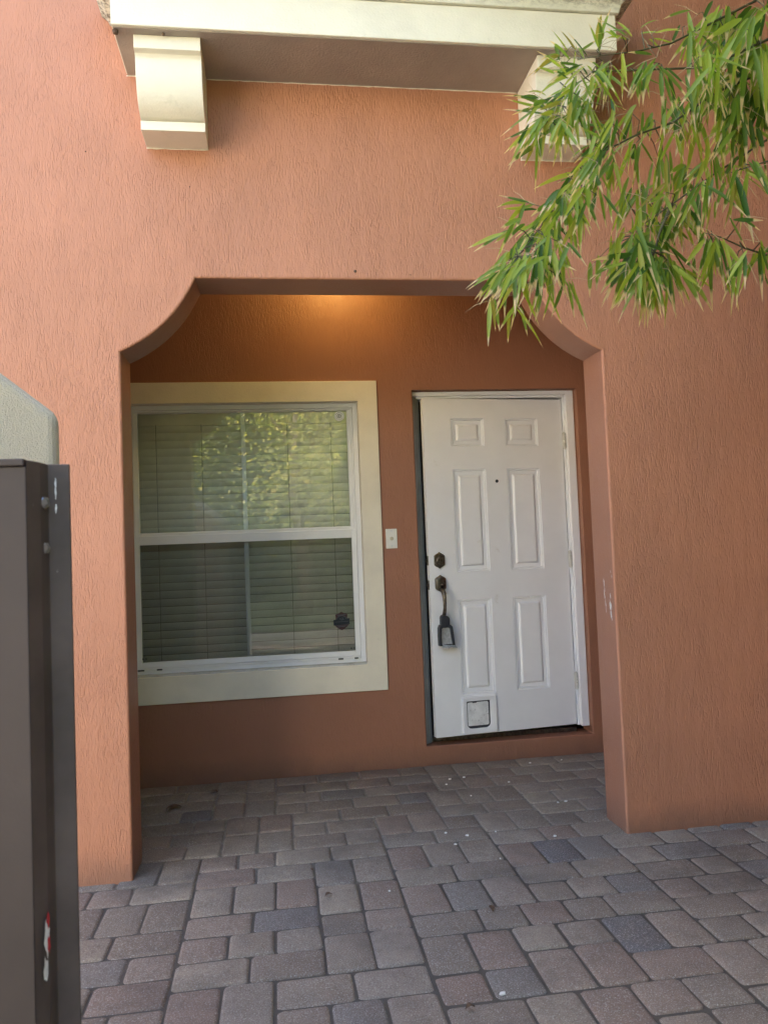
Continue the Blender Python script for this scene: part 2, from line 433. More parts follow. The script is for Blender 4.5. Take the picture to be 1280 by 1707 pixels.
for xa in (PW0-.1, PW1):
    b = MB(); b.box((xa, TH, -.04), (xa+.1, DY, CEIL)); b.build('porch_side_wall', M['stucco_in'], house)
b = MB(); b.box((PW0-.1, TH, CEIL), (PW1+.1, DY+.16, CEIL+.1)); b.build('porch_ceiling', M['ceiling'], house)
b = MB()   # shell of the house behind the front
for a, c in (((HX0, TH, HZ-.15), (HX1, 8, HZ)), ((HX0, TH, 0), (HX0+.15, 8, HZ-.15)), ((HX1-.15, TH, 0), (HX1, 8, HZ-.15)), ((HX0, 8, 0), (HX1, 8.15, HZ)),
             ((HX0+.15, 3.6, 0), (HX1-.15, 3.7, HZ-.15)), ((HX0+.15, DY+.16, CEIL+.1), (HX1-.15, 3.6, CEIL+.2)),
             ((HX0+.15, DY+.16, .02), (HX1-.15, 3.6, .10))): b.box(a, c)
b.build('interior_shell', M['dark_room'], house)

# unseen wing added at the right to shade the right wall
b = MB(); b.box((3.35, -5.2, -.04), (HX1, 0, HZ)); b.build('light_block_wing', M['wing'], house)

# ledge with crown, brackets
LX0, LX1, LY, LZ = .053, 2.095, -.318, 3.334
b = MB(); b.box((LX0, LY, LZ+.004), (LX1, -.001, LZ+.158)); b.build('ledge', M['cream'], house, bevel=.004)
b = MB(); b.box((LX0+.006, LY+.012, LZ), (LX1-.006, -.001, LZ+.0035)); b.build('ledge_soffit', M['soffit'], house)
prof = [(0, 0), (.012, 0), (.014, .012), (.020, .030), (.034, .043), (.052, .050), (.062, .052), (.064, .060), (.070, .072), (.082, .080), (.094, .090), (.098, .11), (.098, .16), (0, .16)]
def crown():
    b = MB(); z0 = LZ+.158+.002
    n = len(prof); rings = []
    for o_, h in prof:
        rings.append([(LX0-o_, -.002, z0+h), (LX0-o_, LY-o_, z0+h), (LX1+o_, LY-o_, z0+h), (LX1+o_, -.002, z0+h)])
    vs_ = [p for r in rings for p in r]
    fs = [(i*4+k, i*4+k+1, (i+1)*4+k+1, (i+1)*4+k) for i in range(n-1) for k in range(3)]
    fs += [((n-2)*4, (n-2)*4+1, (n-2)*4+2, (n-2)*4+3), (0, 1, 2, 3)]
    b.add(vs_, fs); return b.build('ledge_crown', M['crown'], house, bevel=.003)
crown()
rk = random.Random(12)
def caulk(x0, x1, z, y=-.001):
    b = MB(); n = int((x1-x0)/.02)+2
    b.tube([(x0+(x1-x0)*i/(n-1), y, z+rk.uniform(-.0012, .0012)) for i in range(n)], [rk.uniform(.0015, .0034) for _ in range(n)], 5)
    b.build('caulk_bead', M['cream'], house, smooth=True)
caulk(LX0, .126, LZ-.001); caulk(.385, 1.760, LZ-.001); caulk(2.02, LX1, LZ-.001); caulk(.128, .383, 3.022); caulk(1.762, 2.018, 3.022)
def smooth_poly(p, i0, i1, k=4):
    out = list(p[:i0+1])
    for i in range(i0, i1):
        a, b_, c, d = p[max(i-1, i0)], p[i], p[i+1], p[min(i+2, i1)]
        for q in range(1, k+1):
            t = q/k
            out.append(tuple(.5*(2*b_[n_]+(c[n_]-a[n_])*t+(2*a[n_]-5*b_[n_]+4*c[n_]-d[n_])*t*t+(3*b_[n_]-a[n_]-3*c[n_]+d[n_])*t**3) for n_ in (0, 1)))
    return out+list(p[i1+1:])
def bracket(x0, x1):
    b = MB()
    pr = [(-.001, 3.333), (-.272, 3.333), (-.272, 3.280), (-.249, 3.274), (-.241, 3.262), (-.239, 3.245), (-.239, 3.225), (-.237, 3.20), (-.232, 3.175), (-.224, 3.15), (-.212, 3.125),
          (-.196, 3.103), (-.176, 3.085), (-.152, 3.072), (-.125, 3.067), (-.125, 3.064), (-.142, 3.062), (-.142, 3.024), (-.001, 3.024)]
    pr = smooth_poly(pr, 3, 14)
    b.prism(pr, lambda a, c, h: (h, a, c), x0, x1); return b.build('bracket', M['cream'], house, bevel=.003)
bracket(.128, .383); bracket(1.762, 2.018)

# window
b = MB()
TX0, TX1, TZ0, TZ1 = -.36, 1.2387, .4597, 2.3034
ty = DY-.016
def frame4(b, o, i, y0, y1, mi=0):
    (x0, x1, z0, z1), (a0, a1, c0, c1) = o, i
    b.prism([(x0, z0), (a0, c0), (a0, c1), (x0, z1)], lambda p, q, h: (p, h, q), y0, y1, mi)
    b.prism([(x1, z0), (a1, c0), (a1, c1), (x1, z1)], lambda p, q, h: (p, h, q), y0, y1, mi)
    b.prism([(x0, z0), (x1, z0), (a1, c0), (a0, c0)], lambda p, q, h: (p, h, q), y0, y1, mi)
    b.prism([(x0, z1), (x1, z1), (a1, c1), (a0, c1)], lambda p, q, h: (p, h, q), y0, y1, mi)
frame4(b, (TX0, TX1, TZ0, TZ1), (WXL+.003, WXR-.003, WZB+.003, WZT-.003), ty, DY+.0545)
b.build('window_trim', M['cream'], house, merge=True, bevel=.003, ang=60)
FY = DY+.060
b = MB(); frame4(b, (WXL, WXR, WZB, WZT), (WXL+.028, WXR-.030, WZB+.034, WZT-.028), FY-.005, DY+.14); frame4(b, (WXL+.0285, WXR-.0305, WZB+.0345, WZT-.0285), (WXL+.040, WXR-.042, WZB+.046, WZT-.038), FY+.012, DY+.135)
win = b.build('window', M['vinyl'], house, merge=False, bevel=.0015)
GX0, GX1 = -.172, 1.062
def sash(z0, z1, y, rb, rt, st=.030):
    b = MB(); x0, x1 = GX0-st, GX1+st
    b.box((x0, y, z0), (GX0, y+.028, z1)); b.box((GX1, y, z0), (x1, y+.028, z1))
    b.box((GX0, y-.0015, z0), (GX1, y+.027, z0+rb)); b.box((GX0, y-.0015, z1-rt), (GX1, y+.027, z1))
    return b.build('sash', M['vinyl'], win, bevel=.002)
sash(1.393, 2.147, FY+.026, .044, .004)
sash(.660, 1.418, FY+.0005, .030, .052)
def pane(z0, z1, y):
    b = MB(); b.add([(GX0-.004, y, z0), (GX1+.004, y, z0), (GX1+.004, y, z1), (GX0-.004, y, z1)], [(0, 1, 2, 3)])
    return b.build('pane', M['glass'], win)
pane(1.43, 2.146, FY+.040); pane(.687, 1.37, FY+.018)
b = MB(); b.box((.424, FY+.0425, 1.43), (.450, FY+.050, 2.146)); b.box((.424, FY+.020, .687), (.450, FY+.028, 1.37)); b.build('muntin', M['muntin'], win)
b = MB(); b.add([(GX0, FY+.010, .690), (GX1, FY+.010, .690), (GX1, FY+.010, 1.366), (GX0, FY+.010, 1.366)], [(0, 1, 2, 3)]); b.build('insect_screen', M['screen'], win)
b = MB(); b.box((WXL+.042, FY-.012, .648), (WXR-.044, FY-.006, .658)); b.box((WXL+.042, FY-.004, .6588), (WXR-.044, FY-.001, .6596)); b.build('screen_track', M['vinyl'], win, bevel=.001)
for x in (-.168, -.150, 1.036, 1.054):
    b = MB(); b.lathe((x, FY-.001, .712 if x < 0 else .706), (0, -1, 0), [(.0045, 0), (.004, .002), (.0, .002)], 8); b.build('latch_hole', M['black_plastic'], win)
for x0, x1 in ((-.196, -.160), (-.09, -.06), (.955, .985), (1.052, 1.074)):
    b = MB(); b.box((x0, FY-.0175, .644), (x1, FY-.013, .652)); b.build('track_clip', M['black_plastic'], win)
b = MB(); b.prism([(WXL, WZB+.0005), (WXR, WZB+.0005), (WXR, WZB+.012), (WXL, WZB+.012)], lambda p, q, h: (p, h, q), DY-.004, FY-.004); b.build('window_sill', M['sill_grey'], win, bevel=.003)
# round sticker in the corner of the upper pane
sc = Vector((1.018, FY+.0385, 2.112)); b = MB()
b.lathe(sc, (0, -1, 0), [(.030, 0), (.030, .0004), (.0, .0004)], 32, 0)
def ring(b, c, r0, r1, mi, y, a0=0, a1=360, n=28):
    vs_ = []; 
    for i in range(n+1):
        a = R_(a0+(a1-a0)*i/n)
        vs_ += [(c.x+r0*math.cos(a), y, c.z+r0*math.sin(a)), (c.x+r1*math.cos(a), y, c.z+r1*math.sin(a))]
    b.add(vs_, [(2*i, 2*i+1, 2*i+3, 2*i+2) for i in range(n)], mi)
ring(b, sc, .0095, .0125, 1, sc.y-.0008); ring(b, sc, .0, .004, 1, sc.y-.0008, 20, 380)
for a in range(25, 160, 13): ring(b, sc, .0200, .0230, 1, sc.y-.0008, a, a+6, 2)
for a in range(210, 335, 16): ring(b, sc, .0200, .0225, 1, sc.y-.0008, a, a+6, 2)
M['stick_w'] = simple('sticker_white', (.95, .95, .92), .5); M['stick_k'] = simple('sticker_ink', (.12, .12, .12), .5)
M['shield_r'] = simple('sticker_maroon', (.10, .025, .03), .5); M['shield_b'] = simple('sticker_navy', (.012, .02, .04), .5); M['shield_l'] = simple('sticker_pale', (.17, .18, .22), .5)
b.build('round_sticker', [M['stick_w'], M['stick_k']], win, label='round white sticker in the top right corner of the upper pane')
# shield sticker behind the lower pane
def shield():
    b = MB(); cx, cz, y = .985, .868, FY+.0165
    def P(pts, mi, dy): b.add([(cx+x, y-dy, cz+z) for x, z in pts], [tuple(range(len(pts)))], mi)
    P([(-.036, .040), (-.018, .046), (0, .056), (.018, .046), (.036, .040), (.034, .012), (.046, 0), (.044, -.020), (.034, -.032), (.016, -.046), (0, -.054), (-.016, -.046), (-.034, -.032), (-.044, -.020), (-.046, 0), (-.034, .012)][::-1], 0, 0)
    P([(-.048, .010), (.048, .016), (.048, -.020), (-.048, -.024)], 1, .0004)
    pts = [(.030*math.cos(R_(a)), .006+.024*math.sin(R_(a))) for a in range(0, 181, 15)]
    P(pts, 1, .0005)
    for r0, r1 in ((.028, .031),):
        vs_ = []
        for a in range(10, 171, 10): vs_ += [(cx+r0*math.cos(R_(a)), y-.0008, cz+.008+r0*.85*math.sin(R_(a))), (cx+r1*math.cos(R_(a)), y-.0008, cz+.008+r1*.85*math.sin(R_(a)))]
        b.add(vs_, [(2*i, 2*i+1, 2*i+3, 2*i+2) for i in range(16)], 2)
    for z, hw, hh in ((.036, .026, .0022), (-.004, .040, .0012), (-.026, .036, .0012), (-.033, .024, .0018)):
        P([(-hw, z-hh), (hw, z-hh+.002), (hw, z+hh+.002), (-hw, z+hh)], 2, .0009)
    for x, z in ((-.008, .014), (.006, .018), (0, .008), (.010, .010)): P([(x-.003, z-.003), (x+.003, z-.003), (x+.003, z+.003), (x-.003, z+.003)], 2, .0009)
    b.build('shield_sticker', [M['shield_r'], M['shield_b'], M['shield_l']], win, label='dark red and blue shield sticker low in the lower pane')
shield()

# blind (hangs inside the room)
bl = tag(empty('window_blind', (.44, DY+.2, 2.16)), 'closed pale horizontal slat blind hanging inside the porch window', 'window blind')
BY = DY+.155
def loc(o, p): o.parent = p; o.matrix_parent_inverse = Matrix.Translation(-p.location)
b = MB(); b.box((-.21, BY-.02, 2.075), (1.10, BY+.03, 2.20)); o = b.build('headrail', M['blind'], bevel=.003); loc(o, bl)
b = MB(); z = 2.058; rb_ = random.Random(4)
while z > .66:
    n = 6; tl = R_(76+rb_.uniform(-3, 3)); hw = .0234; vs_ = []
    sag = rb_.uniform(-.0012, .0012)
    for x in (-.20, 1.09):
        for i in range(n+1):
            u = -hw + 2*hw*i/n; cr = .003*(1-(u/hw)**2)
            vs_.append((x, BY + u*math.cos(tl)*-1 - cr, z + u*math.sin(tl) + (sag if x > 0 else 0)))
    b.add(vs_, [(i, i+1, n+1+i+1, n+1+i) for i in range(n)])
    z -= .0470
o = b.build('slats', M['blind'], smooth=True); loc(o, bl)
b = MB()
for x in (-.075, .19, .70, .965): b.tube([(x, BY-.020, 2.08), (x+.001, BY-.021, 1.3), (x, BY-.020, .66)], .0016, 5)
o = b.build('ladder_cord', M['cord']); loc(o, bl)
b = MB(); b.box((-.20, BY-.02, .63), (1.09, BY+.015, .655)); o = b.build('bottom_rail', M['blind'], bevel=.003); loc(o, bl)

# door frame, door
b = MB(); jy = DY+.050
DZB, DZH, DW = .158, 2.032, .9144
JR = 2.423+.006
# side jambs and head: stepped brick mould + jamb + stop
b.box((JR+.014, jy-.010, DZB-.008), (RR-.004, jy+.10, RTOP-.004)); b.box((JR, jy+.024, DZB-.008), (JR+.0138, jy+.10, RTOP-.03))
b.box((RL+.002, jy-.012, RTOP-.030), (JR+.0138, jy+.10, RTOP-.004)); b.box((RL+.03, jy+.004, RTOP-.0445), (JR+.001, jy+.10, RTOP-.0302))
fr = b.build('door_frame', M['white'], house, bevel=.003)
b = MB(); b.box((RL+.002, jy-.012, RS+.004), (RL+.020, jy+.10, RTOP-.0302)); b.box((RL+.0202, jy+.006, RS+.004), (RL+.040, jy+.10, RTOP-.0302)); b.box((RL+.0402, jy+.030, RS+.004), (RL+.052, jy+.055, RTOP-.0302))
b.build('weatherstrip', M['grey_strip'], fr, bevel=.002)
b = MB(); b.box((RL+.0525, jy+.040, RS+.002), (JR-.001, jy+.11, DZB-.022)); b.build('threshold', M['bronze'], fr, bevel=.003)
th = .1033
hinge = Vector((2.423, DY+.073, 0)); dx = Vector((-math.cos(th), -math.sin(th), 0)); dn = Vector((math.sin(th), -math.cos(th), 0))
def DP(u, z, o=0):   # u from hinge, z above door bottom, o outward
    return hinge + dx*u + dn*o + Vector((0, 0, DZB+z))
PAN = [(.742, .526, 1.739, 1.912), (.388, .171, 1.739, 1.912), (.742, .526, .973, 1.600), (.388, .167, .973, 1.600), (.742, .526, .239, .808), (.388, .165, .239, .808)]
def door():
    b = MB(); us = sorted({0, DW, *[p[0] for p in PAN], *[p[1] for p in PAN], .388, .166}); 
    us = [0, .168, .388, .526, .742, DW]; zs = [0, .239, .808, .973, 1.600, 1.739, 1.912, DZH]
    holes = [(i, j) for i in (1, 3) for j in (1, 3, 5)]
    Q = lambda u, z, o=0: DP(u, z, o)
    for i in range(5):
        for j in range(7):
            if (i, j) in holes:
                u0, u1, z0, z1 = us[i], us[i+1], zs[j], zs[j+1]
                loops = []
                for ins, dep in ((0, 0), (.0025, -.006), (.006, -.007), (.010, -.001), (.014, -.010), (.036, -.0115), (.044, -.003), (.050, -.001)):
                    loops.append([Q(u0+ins, z0+ins, dep), Q(u1-ins, z0+ins, dep), Q(u1-ins, z1-ins, dep), Q(u0+ins, z1-ins, dep)])
                vs_ = [p for l_ in loops for p in l_]
                fs = [(a*4+k, a*4+(k+1) % 4, (a+1)*4+(k+1) % 4, (a+1)*4+k) for a in range(7) for k in range(4)] + [(28, 29, 30, 31)]
                b.add(vs_, fs)
            else: b.add([Q(us[i], zs[j]), Q(us[i+1], zs[j]), Q(us[i+1], zs[j+1]), Q(us[i], zs[j+1])], [(0, 1, 2, 3)])
    T = -.044
    b.add([Q(0, 0, T), Q(DW, 0, T), Q(DW, DZH, T), Q(0, DZH, T)], [(3, 2, 1, 0)])
    for i in range(5):
        b.add([Q(us[i], 0), Q(us[i+1], 0), Q(us[i+1], 0, T), Q(us[i], 0, T)], [(3, 2, 1, 0)])
        b.add([Q(us[i], DZH), Q(us[i+1], DZH), Q(us[i+1], DZH, T), Q(us[i], DZH, T)], [(0, 1, 2, 3)])
    for j in range(7):
        b.add([Q(0, zs[j]), Q(0, zs[j+1]), Q(0, zs[j+1], T), Q(0, zs[j], T)], [(3, 2, 1, 0)])
        b.add([Q(DW, zs[j]), Q(DW, zs[j+1]), Q(DW, zs[j+1], T), Q(DW, zs[j], T)], [(0, 1, 2, 3)])
    o = b.build('door', M['white'], house, merge=True, label='white six panel front door standing ajar')
    me = o.data; bm = bmesh.new(); bm.from_mesh(me)
    es = [e for e in bm.edges if len(e.link_faces) == 2 and e.calc_face_angle(0) > R_(80)]
    bmesh.ops.bevel(bm, geom=es, offset=.0025, segments=2, affect='EDGES'); bm.to_mesh(me); bm.free()
    return o
dr = door()
def dpoly(b, pts, o0, o1, mi=0):
    n = len(pts)
    b.add([DP(u, z, o0) for u, z in pts] + [DP(u, z, o1) for u, z in pts], [tuple(range(n)), tuple(range(n, 2*n))[::-1]] + [(i, (i+1) % n, n+(i+1) % n, n+i) for i in range(n)], mi)
def dloft(b, rings, mi=0):
    n = len(rings[0]); vs_ = [DP(*p) for r in rings for p in r]
    fs = [(a*n+k, a*n+(k+1) % n, (a+1)*n+(k+1) % n, (a+1)*n+k) for a in range(len(rings)-1) for k in range(n)]
    b.add(vs_, fs+[tuple(range(n))[::-1], tuple(range((len(rings)-1)*n, len(rings)*n))], mi)
def oct_(cu, cz, w_, h_, pt):    # escutcheon outline with pointed top and bottom
    return [(cu-w_, cz-h_*.55), (cu-w_, cz+h_*.55), (cu-w_*.72, cz+h_*.72), (cu-w_*.3, cz+h_*.86), (cu, cz+h_), (cu+w_*.3, cz+h_*.86), (cu+w_*.72, cz+h_*.72), (cu+w_, cz+h_*.55),
            (cu+w_, cz-h_*.55), (cu+w_*.72, cz-h_*.72), (cu+w_*.3, cz-h_*.86), (cu, cz-h_), (cu-w_*.3, cz-h_*.86), (cu-w_*.72, cz-h_*.72)]
def esc(b, cu, cz, w_, h_):
    sc_ = lambda s_, o_: [(cu+(u-cu)*s_, cz+(z-cz)*s_, o_) for u, z in oct_(cu, cz, w_, h_, 0)]
    dloft(b, [sc_(1, 0), sc_(1, .008), sc_(.9, .013), sc_(.78, .014), sc_(.74, .011), sc_(.5, .011)])
b = MB(); esc(b, .850, 1.051, .033, .050); b.lathe(DP(.850, 1.051, .010), dn, [(.023, 0), (.022, .010), (.017, .014), (.012, .014), (.011, .010), (.007, .010), (.006, .013), (0, .013)], 20)
b.build('deadbolt', M['bronze'], dr)
b = MB(); o8 = lambda s_, o_: [(.849+(u-.849)*s_, .912+(z-.912)*s_, o_) for u, z in oct_(.849, .912, .034, .052, 0)]
dloft(b, [o8(1, 0), o8(1, .008), o8(.9, .015), o8(.75, .018), o8(.4, .020), o8(.1, .020)])
grip = [(.849, .885, .012), (.849, .872, .040), (.848, .855, .056), (.847, .835, .062), (.846, .80, .062), (.846, .77, .058), (.846, .745, .050), (.845, .725, .034), (.845, .712, .012)]
b.tube([DP(*p) for p in grip], [.011, .014, .014, .012, .0105, .010, .011, .012, .012], 12)
b.lathe(DP(.845, .705, 0), dn, [(.020, 0), (.020, .006), (.014, .012), (0, .012)], 16)
b.tube([DP(.849, .900, .012), DP(.849, .902, .030), DP(.849, .912, .046)], [.010, .007, .011], 8)
b.build('handle', M['bronze'], dr, smooth=True)
b = MB(); b.lathe(DP(.457, 1.522, 0), dn, [(.010, 0), (.010, .003), (.007, .004), (.006, .002), (0, .002)], 16); b.build('peephole', M['black_plastic'], dr)
M['hinge'] = simple('grey_hinge_paint', (.66, .65, .60), .4, var=.1)  # greyer than the door so the hinges stand out
for hz in (1.768, 1.023, .268):
    b = MB(); 
    for q in range(5): b.tube([DP(-.005, hz-.048+q*.0195, .012), DP(-.005, hz-.048+q*.0195+.0170, .012)], .0105, 12)
    b.tube([DP(-.005, hz+.0495, .010), DP(-.005, hz+.055, .010)], .005, 8)
    b.tube([DP(-.005, hz-.054, .010), DP(-.005, hz-.0482, .010)], .005, 8)
    dpoly(b, [(-.017, hz-.050), (.004, hz-.050), (.004, hz+.050), (-.017, hz+.050)], .003, .006)
    b.build('hinge', M['hinge'], dr)
for zz_ in (1.051, .905):
    b = MB(); dpoly(b, [(DW+.0005, zz_-.028), (DW+.0025, zz_-.028), (DW+.0025, zz_+.028), (DW+.0005, zz_+.028)], -.036, -.008); dpoly(b, [(DW, zz_-.010), (DW+.010, zz_-.008), (DW+.010, zz_+.008), (DW, zz_+.010)], -.030, -.014)
    b.build('latch_plate', M['bronze'], dr)
# pet flap
def rr(u0, u1, z0, z1, r, rt=None):
    o = []
    rt = r if rt is None else rt
    for cu, cz, a0, q in ((u1-rt, z1-rt, 0, rt), (u0+rt, z1-rt, 90, rt), (u0+r, z0+r, 180, r), (u1-r, z0+r, 270, r)):
        for i in range(5):
            a = R_(a0+22.5*i); o.append((cu+q*math.cos(a), cz+q*math.sin(a)))
    return o
def petdoor():
    b = MB(); U0, U1, Z0, Z1 = .528, .748, .004, .226
    out = rr(U0, U1, Z0, Z1, .014); u0, u1, z0, z1 = .570, .718, .036, .198
    ls = [(out, 0), (out, .009), (rr(U0+.004, U1-.004, Z0+.004, Z1-.004, .012), .013), (rr(u0-.014, u1+.014, z0-.014, z1+.014, .030, .014), .012), (rr(u0-.003, u1+.003, z0-.003, z1+.003, .030, .008), .010), (rr(u0, u1, z0, z1, .028, .005), .006), (rr(u0, u1, z0, z1, .028, .005), -.003)]
    n = len(out); vs_ = [DP(u, z, o_) for pts, o_ in ls for u, z in pts]
    b.add(vs_, [(a*n+k, a*n+(k+1) % n, (a+1)*n+(k+1) % n, (a+1)*n+k) for a in range(len(ls)-1) for k in range(n)])
    o = b.build('pet_door_frame', M['white'], dr)
    b = MB(); b.add([DP(u, z, .0012) for u, z in rr(u0+.0, u1-.0, z0, z1, .028, .005)], [tuple(range(n))], 0)
    b.add([DP(u, z, .0030) for u, z in rr(u0+.010, u1-.004, z0+.016, z1-.006, .010)], [tuple(range(n))], 1)
    dpoly(b, [(.655, z1-.010), (.682, z1-.010), (.680, z1-.004), (.657, z1-.004)], .003, .006, 0)
    b.build('pet_flap', [M['black_plastic'], M['flap']], dr, label='scuffed dirty translucent pet flap')
M['flap'] = simple('dirty_flap', (.80, .80, .79), .4, var=.1, vscale=20, dirt=((.34, .32, .30), .57, .70, 38))
petdoor()
# doorbell
b = MB(); b.box((1.261, DY-.006, 1.292), (1.329, DY-.0005, 1.409)); db = b.build('doorbell', M['bell'], house, bevel=.0015, label='white rectangular doorbell plate between window and door')
b = MB(); b.lathe((1.296, DY-.006, 1.350), (0, -1, 0), [(.011, 0), (.010, .004), (.0075, .005), (.007, .003), (0, .004)], 16); b.build('button', M['bell_btn'], db)
for zs_ in (1.395, 1.306):
    b = MB(); b.lathe((1.296, DY-.006, zs_), (0, -1, 0), [(.0038, 0), (.003, .0012), (0, .0012)], 8); b.build('screw', M['steel'], db)
# lamp on the porch ceiling whose glow shows on the wall above the window
LC = Vector((1.03, .94, CEIL))
b = MB(); b.lathe(LC, (0, 0, -1), [(.085, 0), (.085, .018), (.075, .022), (.070, .022)], 28); lp = b.build('ceiling_lamp', M['bronze'], house)
k = NT('lamp_glow'); k.b.inputs['Emission Color'].default_value = (1, .56, .20, 1); k.b.inputs['Emission Strength'].default_value = 5; k.b.inputs['Base Color'].default_value = (.8, .7, .5, 1)
b = MB(); b.lathe(LC+Vector((0, 0, -.0225)), (0, 0, -1), [(.068, 0), (.064, .012), (.05, .022), (.025, .028), (0, .029)], 28); b.build('lamp_globe', k.m, lp, smooth=True)
pl = bpy.data.lights.new('lamp_light', 'POINT'); pl.energy = 1.25; pl.color = (1, .72, .20); pl.shadow_soft_size = .06
po = bpy.data.objects.new('lamp_light', pl); S.collection.objects.link(po); po.location = LC+Vector((0, 0, -.10)); po.parent = lp

# scuffs of white paint on the pier, small marks on the walls
def blob(b, c, ux, uz, L, W_, rnd_, off):
    n = 12; pts = []
    for i in range(n):
        a = 2*math.pi*i/n; r = rnd_.uniform(.45, 1.0)
        pts.append(c + ux*(math.cos(a)*W_*r) + uz*(math.sin(a)*L*r) + off)
    b.add(pts, [tuple(range(n))])
M['scuff'] = simple('scuff', (.74, .66, .61), .7, var=.3, vscale=80); r3 = random.Random(5)
for y, z, L, W_ in ((.105, 1.085, .035, .005), (.108, 1.045, .030, .006), (.100, 1.005, .028, .0045), (.098, .97, .020, .003), (.045, 1.04, .018, .007), (.050, .995, .035, .010), (.045, .955, .030, .008), (.04, .99, .025, .006), (.02, 1.13, .012, .003), (.03, 1.15, .010, .002)):
    b = MB(); blob(b, Vector((OW-.0006, y, z)), Vector((0, 1, 0)), Vector((0, .12, 1)), L, W_, r3, Vector((0, 0, 0)))
    b.build('paint_scuff', M['scuff'], fw)
for x, z, r in ((.992, 2.503, .007), (.30, 2.86, .003), (-.12, 3.0, .003), (1.235, 2.49, .003)):
    b = MB(); b.lathe((x, -.0004, z), (0, -1, 0), [(r, 0), (r*.6, .003), (0, .004)], 6)
    b.build('mud_speck', M['leafdry'], fw)
b = MB(); b.lathe((.244, -.285, 3.3335), (0, 0, -1), [(.006, 0), (.005, .008), (0, .011)], 8); b.build('wasp_nest', M['leafdry'], house)
b = MB(); b.lathe((LX0+.012, LY+.03, 3.3335), (0, 0, -1), [(.012, 0), (.010, .012), (0, .018)], 8); b.build('wasp_nest', M['leafdry'], house)

# ------------------------------------------------------------------ lock box hanging on the door handle
lk = tag(empty('lock_box', DP(.843, .62, .03)), 'black and silver key lock box hanging from the bronze door handle', 'lock box')
def LB(b, name, mat, **kw):
    o = b.build(name, mat, **kw); loc(o, lk); return o
b = MB()
dloft(b, [[(u, z, o_) for u, z in rr(.815, .871, .655, .722, .020, .024)] for o_ in (.020, .050)])
LB(b, 'shackle_head', M['black_plastic'], bevel=.003)
b = MB()
ou = [(.884, .545), (.886, .60), (.884, .650), (.876, .668), (.812, .668), (.800, .655), (.796, .62), (.789, .545)]
inn = [(.870, .552), (.871, .60), (.868, .645), (.862, .652), (.822, .652), (.814, .645), (.810, .61), (.803, .552)]
n = len(ou); vs_ = [DP(u, z, o_) for pts, o_ in ((ou, .012), (ou, .052), (inn, .052), (inn, .036)) for u, z in pts]
b.add(vs_, [(a*n+k_, a*n+(k_+1) % n, (a+1)*n+(k_+1) % n, (a+1)*n+k_) for a in range(3) for k_ in range(n)] + [tuple(range(n))])
LB(b, 'box_body', M['black_plastic'], bevel=.002)
b = MB(); dpoly(b, [(.869, .553), (.870, .60), (.867, .644), (.861, .651), (.823, .651), (.815, .644), (.811, .61), (.804, .553)], .030, .0362); LB(b, 'face_plate', M['steel'])
b = MB(); r4 = random.Random(9)
for q in range(9):
    u = .866 - q*.009; b.lathe(DP(u, .541+r4.uniform(-.006, .004), .045), dn, [(.006, 0), (.005, .012), (0, .014)], 7)
b.tube([DP(.868, .552, .050), DP(.84, .546, .056), DP(.80, .538, .056), DP(.779, .532, .05)], [.004, .005, .006, .004], 8)
LB(b, 'key_dial', M['steel'])

# ------------------------------------------------------------------ pillar and gate at the left
a_ = R_(19); pc = Vector((.177, -1.605, 0)); ex = Vector((math.cos(a_), math.sin(a_), 0)); ey = Vector((-math.sin(a_), math.cos(a_), 0))
b = MB(); pp = [(-.62, -.02), (0, -.02), (0, 1.602), (-.125, 1.70), (-.30, 1.83), (-.62, 1.83)]
b.prism(pp, lambda u, z, h: pc + ex*u + ey*h + Vector((0, 0, z)), 0, .30)
pil = b.build('pillar', M['cream_stucco'], bevel=.022, seg=4)
tag(pil, 'cream stucco wall pillar with a sloping cap behind the dark metal gate', 'pillar')
gt = tag(empty('gate', (-.1, -2.1, 0)), 'dark brown metal gate edge with two bolts and scraped paint beside the camera', 'gate')
B = at(48, 765, 1.10); Cc = at(79, 773, 1.155); D_ = at(115, 773, 1.165)
for q in (B, Cc, D_): q.z = 0
A_ = B + Vector((-.95, .02, 0)); GT = 1.4445
up = lambda v, z: Vector((v.x, v.y, z))
def gp(b, poly_, z0, z1): 
    n = len(poly_); b.add([up(v, z0) for v in poly_]+[up(v, z1) for v in poly_], [tuple(range(n))[::-1], tuple(range(n, 2*n))]+[(i, (i+1) % n, n+(i+1) % n, n+i) for i in range(n)])
nb = Vector((0, .035, 0))
b = MB(); gp(b, [A_, B+Vector((-.004, 0, 0)), B+Vector((-.004, 0, 0))+nb, A_+nb], .06, GT-.010); o = b.build('panel', M['gate'], bevel=.002); loc(o, gt)
b = MB(); gp(b, [A_+Vector((0, -.004, 0)), B+Vector((-.006, -.004, 0)), B+nb*1.1+Vector((-.006, 0, 0)), A_+nb*1.1], GT-.0095, GT+.001); o = b.build('top_rail', M['gate'], bevel=.002); loc(o, gt)
b = MB(); e_ = Vector((0, .006, 0))
mid = B.lerp(Cc, .5) + Vector((.002, -.001, 0))
gp(b, [B+Vector((-.003, -.003, 0)), mid, Cc, D_, D_+e_, Cc+e_*1.2+Vector((-.004, 0, 0)), B+nb+Vector((-.003, 0, 0))], .04, GT-.001); o = b.build('stile', M['gate_post'], bevel=.0015); loc(o, gt)
for py in (838, 914):
    q = at(71, py, 1.137); b = MB(); nn = Vector((.55, -.83, 0)).normalized()
    b.lathe(q-nn*.004, nn, [(.0115, 0), (.0115, .003), (.0085, .0032), (.0082, .0105), (.005, .012), (0, .012)], 6 if py < 900 else 10); o = b.build('bolt', M['bolt']); loc(o, gt)
b = MB(); r5 = random.Random(3)
fx = (D_-Cc).normalized(); fn = Vector((fx.y, -fx.x, 0))
